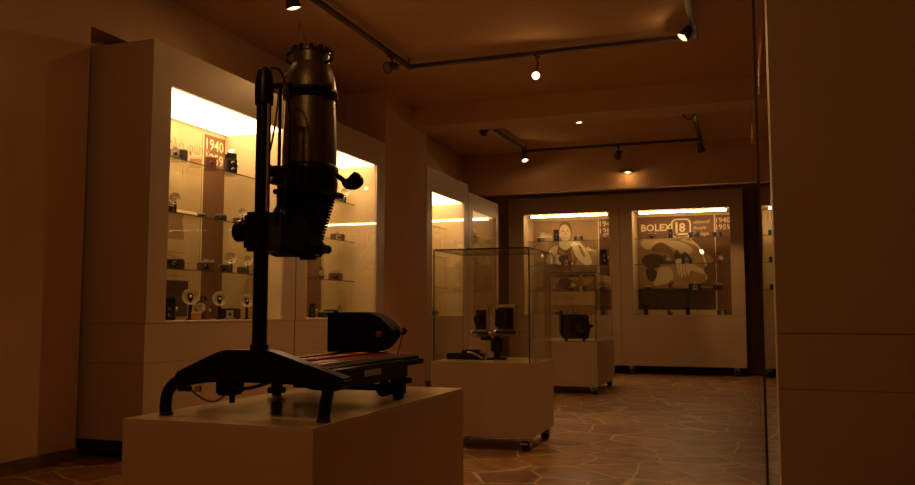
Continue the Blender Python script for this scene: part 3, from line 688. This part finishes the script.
# things under the casting
EM().box(-1.76, -1.69, 2.42, 2.50, .655, .712, bev=.008).cyl((-1.715, 2.46, .655), (-1.715, 2.46, .628), .010).build('control_box', M_BLACK, E)
EM().tube([(-1.86, 2.38, .70), (-1.80, 2.37, .665), (-1.76, 2.37, .645), (-1.73, 2.39, .640), (-1.72, 2.43, .66)], .0035).build('cable', M_BROWN, E)
EM().tube([(-1.66, 2.36, .705), (-1.60, 2.35, .690), (-1.54, 2.35, .700), (-1.50, 2.37, .715)], .006).build('cable', M_BLACK, E)
for x in (-1.83, -1.79, -1.86): EM().cyl((x, 2.37, .69), (x, 2.37, .672), .012).build('levelling_screw', M_STEEL if x == -1.79 else M_BLACK, E)
# column
cx, cy = -1.583, 2.42
c = EM().cyl((cx, cy, .80), (cx, cy, 1.75), .0255, seg=28).build('column', M_BLACK, E)
EM().lathe([(.026, .808), (.031, .812), (.031, .832), (.026, .836)], Matrix.Translation((cx, cy, 0))).build('collar', M_BLACK, c)
EM().lathe([(.026, 1.66), (.032, 1.665), (.033, 1.735), (.029, 1.760), (.024, 1.785), (.010, 1.797)], Matrix.Translation((cx, cy, 0))).build('column_cap', M_BLACK, c)
EM().cyl((cx + .052, cy + .02, 1.24), (cx + .052, cy + .02, 1.74), .006).box(cx + .0, cx + .06, cy + .01, cy + .03, 1.725, 1.74).build('guide_rod', M_BLACK, E)
EM().box(cx + .028, cx + .034, cy - .022, cy - .016, 1.24, 1.66).build('steel_scale', M_STEEL, E)
EM().tube([(cx + .01, cy + .02, 1.80), (cx + .042, cy + .03, 1.79), (cx + .066, cy + .04, 1.72), (cx + .074, cy + .05, 1.60), (cx + .066, cy + .06, 1.42)], .004).build('cable', M_BLACK, E)
# carriage on the column
EM().box(-1.632, -1.535, 2.375, 2.48, 1.150, 1.285, bev=.012).build('carriage', M_BLACK, E)
kn = EM().cyl((-1.634, 2.43, 1.222), (-1.650, 2.43, 1.222), .018).cyl((-1.648, 2.43, 1.222), (-1.688, 2.43, 1.222), .035, seg=12).build('carriage_knob', M_BLACKM, E)
EM().cyl((-1.688, 2.43, 1.222), (-1.692, 2.43, 1.222), .022).tube([(-1.668, 2.40, 1.250), (-1.668, 2.43, 1.257), (-1.668, 2.46, 1.250)], .006).build('knob_cap', M_CHROME, kn)
arm = [(2.47, 1.17), (2.47, 1.285), (2.62, 1.30), (2.80, 1.21), (2.80, 1.155), (2.62, 1.145)]
EM().prism(arm, -1.66, -1.545, axis='x', bev=.008).build('support_arm', M_BLACKM, E)
EM().tube([(-1.635, 2.52, 1.25), (-1.655, 2.64, 1.34), (-1.665, 2.72, 1.43)], .008).build('parallel_link', M_BLACK, E)
EM().tube([(-1.555, 2.52, 1.25), (-1.60, 2.60, 1.33), (-1.635, 2.66, 1.43)], .010).build('parallel_link', M_BLACK, E)
# lamp housing: churn shape
hx, hy = -1.590, 2.75
HM = Matrix.Translation((hx, hy, 0))
h = EM().lathe([(.104, 1.50), (.104, 1.56), (.100, 1.66), (.095, 1.755), (.095, 1.765)], HM, seg=40).build('lamp_housing', M_HAMMER, E)
EM().lathe([(.095, 1.758), (.106, 1.762), (.108, 1.772), (.100, 1.778), (.106, 1.784), (.104, 1.792), (.096, 1.798)], HM, seg=40).build('housing_ring', M_BLACK, h)
for a in (60, 160, 250, 340):
    EM().box(.094, .114, -.010, .010, 1.750, 1.805, bev=.002, M=Matrix.Translation((hx, hy, 0)) @ Matrix.Rotation(math.radians(a), 4, 'Z')).build('clip', M_BLACK, h)
EM().lathe([(.097, 1.798), (.097, 1.815), (.092, 1.850), (.083, 1.880), (.076, 1.893), (.074, 1.900)], HM, seg=40).build('dome', M_HAMMER, E)
cp = EM().lathe([(.070, 1.890), (.070, 1.940), (.075, 1.943), (.076, 1.952), (.070, 1.957), (.055, 1.960), (.03, 1.963)], HM, seg=40).build('top_cap', M_HAMMER, E)
mb = EM()
for a in range(0, 360, 30): mb.box(.062, .078, -.007, .007, 1.945, 1.964, M=Matrix.Translation((hx, hy, 0)) @ Matrix.Rotation(math.radians(a), 4, 'Z'))
mb.build('vent_teeth', M_BLACK, cp)
EM().tube([(hx + .075, hy, 1.948), (hx + .090, hy, 1.942), (hx + .090, hy, 1.915), (hx + .072, hy, 1.905)], .006).build('cap_handle', M_BLACK, cp)
EM().tube([(hx - .070, hy - .03, 1.948), (hx - .088, hy - .03, 1.942), (hx - .088, hy - .03, 1.915), (hx - .070, hy - .03, 1.905)], .006).build('cap_handle', M_BLACK, cp)
# carrying wires up to an apex
ax, ay, az = hx - .050, hy, 2.088
EM().tube([(hx - .066, hy - .02, 1.950), (ax, ay, az)], .0016, seg=6).tube([(hx - .018, hy - .05, 1.960), (ax + .002, ay, az)], .0016, seg=6).tube([(hx - .040, hy + .05, 1.960), (ax, ay, az)], .0016, seg=6).cyl((ax, ay, az - .035), (ax, ay, az), .004).build('hanging_wire', M_BROWN, E)
EM().tube([(hx - .080, hy - .030, 1.875), (hx - .100, hy - .060, 1.80), (hx - .112, hy - .070, 1.66), (hx - .128, hy - .075, 1.56)], .004).build('lamp_cable', M_BROWN, E)
# condenser / negative stage
EM().lathe([(.095, 1.395), (.108, 1.41), (.110, 1.43), (.107, 1.46), (.111, 1.475), (.111, 1.495), (.104, 1.505)], HM, seg=40).build('condenser_ring', M_BLACK, E)
EM().box(-1.73, -1.68, 2.67, 2.76, 1.43, 1.50, bev=.010).cyl((-1.715, 2.665, 1.487), (-1.715, 2.650, 1.487), .016).build('lamp_socket', M_BLACK, E)
EM().cyl((-1.715, 2.652, 1.487), (-1.715, 2.646, 1.487), .012).sph((-1.700, 2.66, 1.445), .010).build('socket_screw', M_STEEL, E)
EM().box(-1.69, -1.495, 2.65, 2.86, 1.385, 1.405, bev=.004).build('negative_stage', M_BLACK, E)
lv = EM().tube([(-1.485, 2.74, 1.470), (-1.445, 2.73, 1.445), (-1.415, 2.72, 1.425)], .010).build('stage_lever', M_BLACK, E)
EM().prism(smooth_poly([(-1.43, 1.425), (-1.405, 1.440), (-1.378, 1.462), (-1.362, 1.452), (-1.350, 1.436), (-1.352, 1.415), (-1.378, 1.398), (-1.412, 1.400)]), 2.705, 2.735, bev=.004).build('lever_paddle', M_BLACK, lv)
mb = EM(); n = 15
for k in range(n):
    u = k / (n - 1); z = 1.385 - .012 * k - .006; w = .086 - .030 * u; ox = -.012 - .008 * u + .0 * u
    mb.box(hx + ox - w, hx + ox + w, hy - w * .9, hy + w * .9, z - .0045, z + .0045, bev=.0015)
    mb.box(hx + ox - w + .010, hx + ox + w - .010, hy - w * .9 + .01, hy + w * .9 - .01, z - .0085, z + .0085)
mb.build('bellows', M_BLACKM, E)
EM().box(-1.70, -1.535, 2.66, 2.84, 1.168, 1.200, bev=.006).build('lens_stage', M_BLACK, E)
ln = EM().cyl((hx, hy, 1.150), (hx, hy, 1.172), .040).cyl((hx, hy, 1.140), (hx, hy, 1.152), .032).build('lens', M_BLACK, E)
EM().lathe([(.040, 1.156), (.042, 1.160), (.040, 1.164)], HM).build('aperture_ring', M_STEEL, ln)
EM().cyl((-1.535, 2.74, 1.185), (-1.515, 2.74, 1.185), .015).build('focus_knob', M_BLACK, E)
# rounded black housing lying on the rear of the board
t = thing('magazine_housing', 'black housing with a rounded right end and red-corded knob behind the enlarger', 'housing', (-1.616, 3.25, .7685)); t.scale = (1, 1, .95)
MB().box(0, .01, 0, .01, 0, .001)
pts = [(-.135, 0), (-.135, .180), (.03, .182), (.075, .176), (.115, .158), (.145, .134), (.172, .106), (.178, .094), (.172, .078), (.150, .045), (.125, .018), (.09, .003), (.06, 0)]
MB().prism(pts, -.05, .06, bev=.004).build('shell', M_BLACKM, t)
k = MB().cyl((.172, 0, .096), (.200, 0, .096), .014).sph((.206, 0, .096), .017).build('end_knob', M_BLACK, t)
MB().cyl((.204, -.019, .100), (.204, -.010, .100), .008).build('knob_face', M_CHROME, k)
MB().cyl((.115, -.0505, .085), (.115, -.054, .085), .014).build('red_window', M_RED, t)
MB().tube([(.205, -.01, .084), (.204, -.02, .05), (.198, -.03, .012), (.192, -.035, -.015)], .0028).build('red_cord', M_CORD, t)

# ------------------------------------------------------------------ lighting tracks
def track(label, xl, xr, yb, yfl, yfr, z=3.20):
    t = thing('lighting_track', label, 'light track', (xl, yb, z))
    w = .023; dx = xr - xl
    MB().box(-w, w, yfl - yb, w, -.016, .016, bev=.002).build('track_rail', M_TRACK, t, smooth=False)
    MB().box(-w, dx + w, -w, w, -.0155, .0155, bev=.002).build('track_rail', M_TRACK, t, smooth=False)
    MB().box(dx - w, dx + w, yfr - yb, w, -.0165, .0165, bev=.002).build('track_rail', M_TRACK, t, smooth=False)
    mb = MB()
    for x, y in ((0, (yfl - yb) * .9), (dx, (yfr - yb) * .9), (dx, -.012), (0, -.012)): mb.cyl((x, y, .015), (x, y, 3.28 - z), .008)
    mb.build('hanger', M_TRACK, t)
track('long dark lighting track of the near ceiling in front of the cross beam', -2.93, -.38, 6.87, 2.6, 4.2)
track('dark lighting track of the far ceiling beyond the cross beam', -2.96, -.575, 11.15, 8.97, 9.2)
BEAM = []
def spot(label, base, aim, bulb=M_BULBOFF, power=0.0, fill_amt=1.0, drop=.07, side=(0, 0), ang=42, blend=.7, s=1.0):
    bx, by, bz = base; bz -= .016
    s *= 1.3
    t = thing('spotlight', label, 'spotlight', (bx, by, bz), 0, 'track spotlights')
    MB().box(-.018, .018, -.045, .045, -.022, 0, bev=.003).build('track_adapter', M_TRACK, t)
    hd = Vector((side[0], side[1], -.022 - drop))
    MB().tube([(0, 0, -.02), (side[0] * .3 + .012, side[1] * .3, -.022 - drop * .45), tuple(hd + Vector((0, 0, .045)))], .007).build('arm', M_TRACK, t)
    d = (Vector(aim) - (Vector((bx, by, bz)) + hd)).normalized()
    Q = d.to_track_quat('-Z', 'Y').to_matrix().to_4x4(); M = Matrix.Translation(hd) @ Q @ Matrix.Scale(s, 4)
    h = MB().lathe([(.016, .050), (.028, .046), (.030, .020), (.034, -.004), (.042, -.028), (.042, -.036), (.037, -.036), (.030, -.020), (.001, -.018)], M).build('lamp_head', M_TRACK, t)
    MB().lathe([(.001, -.019), (.030, -.021), (.036, -.032), (.020, -.036), (.001, -.037)], M).build('bulb', bulb, h)
    mb = MB()._add(lambda tt: None)
    mb.tube([M @ Vector((.045, 0, .0)), M @ Vector((.045, 0, .055)), M @ Vector((0, 0, .075)), M @ Vector((-.045, 0, .055)), M @ Vector((-.045, 0, .0))], .003).build('yoke', M_TRACK, t)
    if power > 0:
        l = bpy.data.lights.new('spot_beam', 'SPOT'); l.energy = power; l.color = WARM; l.spot_size = math.radians(ang); l.spot_blend = blend; l.shadow_soft_size = .03
        o = bpy.data.objects.new('spot_beam', l); COL.objects.link(o); o.parent = t
        o.location = hd + d * .045 * s; o.rotation_euler = d.to_track_quat('-Z', 'Y').to_euler()
        if fill_amt: o = point_light('head_fill', hd + d * .043 * s, HEAD_FILL_W * fill_amt, .012); o.parent = t  # added point light in front of the bulb, lifts the ceiling
    return t
spot('spotlight on the near track just before its left corner', (-2.93, 6.45, 3.20), (-3.63, 5.2, 2.55), drop=.085, power=SPOT_W * .3, fill_amt=0, ang=55)
spot('brightly lit spotlight facing the viewer on the near track', (-1.72, 6.87, 3.20), (-.9, 2.6, .6), M_BULB, SPOT_W * 1.2, drop=.165, side=(.0, -.03), ang=75, s=.68, fill_amt=.3)
spot('large spotlight with glowing rim at right corner of the near track', (-.43, 6.72, 3.20), (-1.6, 6.3, 1.6), M_BULB2, SPOT_W * 1.2, drop=.0, side=(-.01, -.06), ang=80, s=.95, fill_amt=.2)
spot('spotlight at the top edge beside the left arm of the near track', (-2.93, 4.80, 3.20), (-2.6, 5.4, .6), M_BULB2, SPOT_W * .3, drop=.09, ang=60, fill_amt=.5)
spot('added unseen spotlight on the near track, over the enlarger', (-2.93, 3.3, 3.20), (-1.7, 2.8, .6), M_BULB2, SPOT_W * .7, drop=.07, ang=55, fill_amt=.4)  # added out of view for overhead light and shadow under the enlarger
spot('added unseen spotlight on the right arm of the near track', (-.38, 4.6, 3.20), (-1.6, 3.0, .6), M_BULB2, SPOT_W * .3, drop=.07, ang=60, fill_amt=.4)  # added out of view to light the pedestal from the right
spot('small spotlight hanging left of the far track', (-2.96, 9.25, 3.20), (-3.7, 9.8, 2.5), drop=.06, power=0, side=(.0, 0), ang=60, fill_amt=0)
spot('spotlight with a small glint at left corner of the far track', (-2.96, 11.08, 3.20), (-2.2, 10.2, .0), M_BULB2, SPOT_W * .5, drop=.07, ang=70, fill_amt=.4)
spot('spotlight near the middle of the far track', (-1.66, 11.15, 3.20), (-2.15, 12.47, 2.5), drop=.10, power=0, fill_amt=0)
spot('spotlight under the right corner of the far track', (-.575, 11.08, 3.20), (-.17, 12.47, 1.15), drop=.09, power=SPOT_W * .8, ang=32, fill_amt=0)
spot('spotlight on the right arm of the far track', (-.59, 9.40, 3.20), (-1.2, 8.2, 2.2), drop=.0, power=SPOT_W * .3, side=(.0, 0), ang=70, fill_amt=0, s=1.25)

def downlight(label, x, y, z, bulb, power, ang=110, aim=None):
    t = thing('downlight', label, 'ceiling light', (x, y, z), 0, 'recessed downlights')
    MB().lathe([(.040, -.006), (.058, -.006), (.062, 0), (.038, 0)], None, 28).build('trim_ring', M_STEEL, t)
    MB().lathe([(.001, -.016), (.020, -.014), (.034, -.007), (.034, -.001), (.001, -.001)], None, 24).build('bulb', bulb, t)
    if power:
        l = bpy.data.lights.new('lamp_light', 'SPOT'); l.energy = power; l.color = WARM; l.spot_size = math.radians(ang); l.spot_blend = .9; l.shadow_soft_size = .03
        o = bpy.data.objects.new('lamp_light', l); COL.objects.link(o); o.parent = t; o.location = (0, 0, -.022)
        if aim: o.rotation_euler = (Vector(aim) - Vector((x, y, z))).to_track_quat('-Z', 'Y').to_euler()
downlight('round bright downlight recessed in the far ceiling just behind the beam', -1.96, 9.95, 3.28, M_BULB, DOWN_W, 95, (-2.1, 11.6, .8))
t = thing('wall_lamp', 'small flat round lamp projecting from the fascia above the back cabinets', 'wall lamp', (-1.60, 11.649, 2.885))
MB().box(-.03, .03, -.03, 0, -.02, .02, bev=.004).build('bracket', M_TRACK, t)
h = MB().lathe([(.10, -.012), (.105, 0), (.10, .010), (.04, .022), (.02, .024)], Matrix.Translation((0, -.125, 0)), 32).build('shade', M_TRACK, t)
MB().lathe([(.001, -.020), (.030, -.018), (.045, -.012), (.001, -.011)], Matrix.Translation((.01, -.125, 0)), 24).build('bulb', M_BULB2, h)
o = point_light('lamp_light', (.01, -.125, -.035), 0.9, .02); o.parent = t

# grey duct glimpsed above the first cabinet
tag(MB((-4.16, 5.0, 2.715)).box(-4.22, -4.11, 4.5, 5.6, 2.712, 2.80, bev=.01).build('ventilation_duct', M_STEEL), 'grey metal duct glimpsed in the gap above the first left cabinet', 'duct')
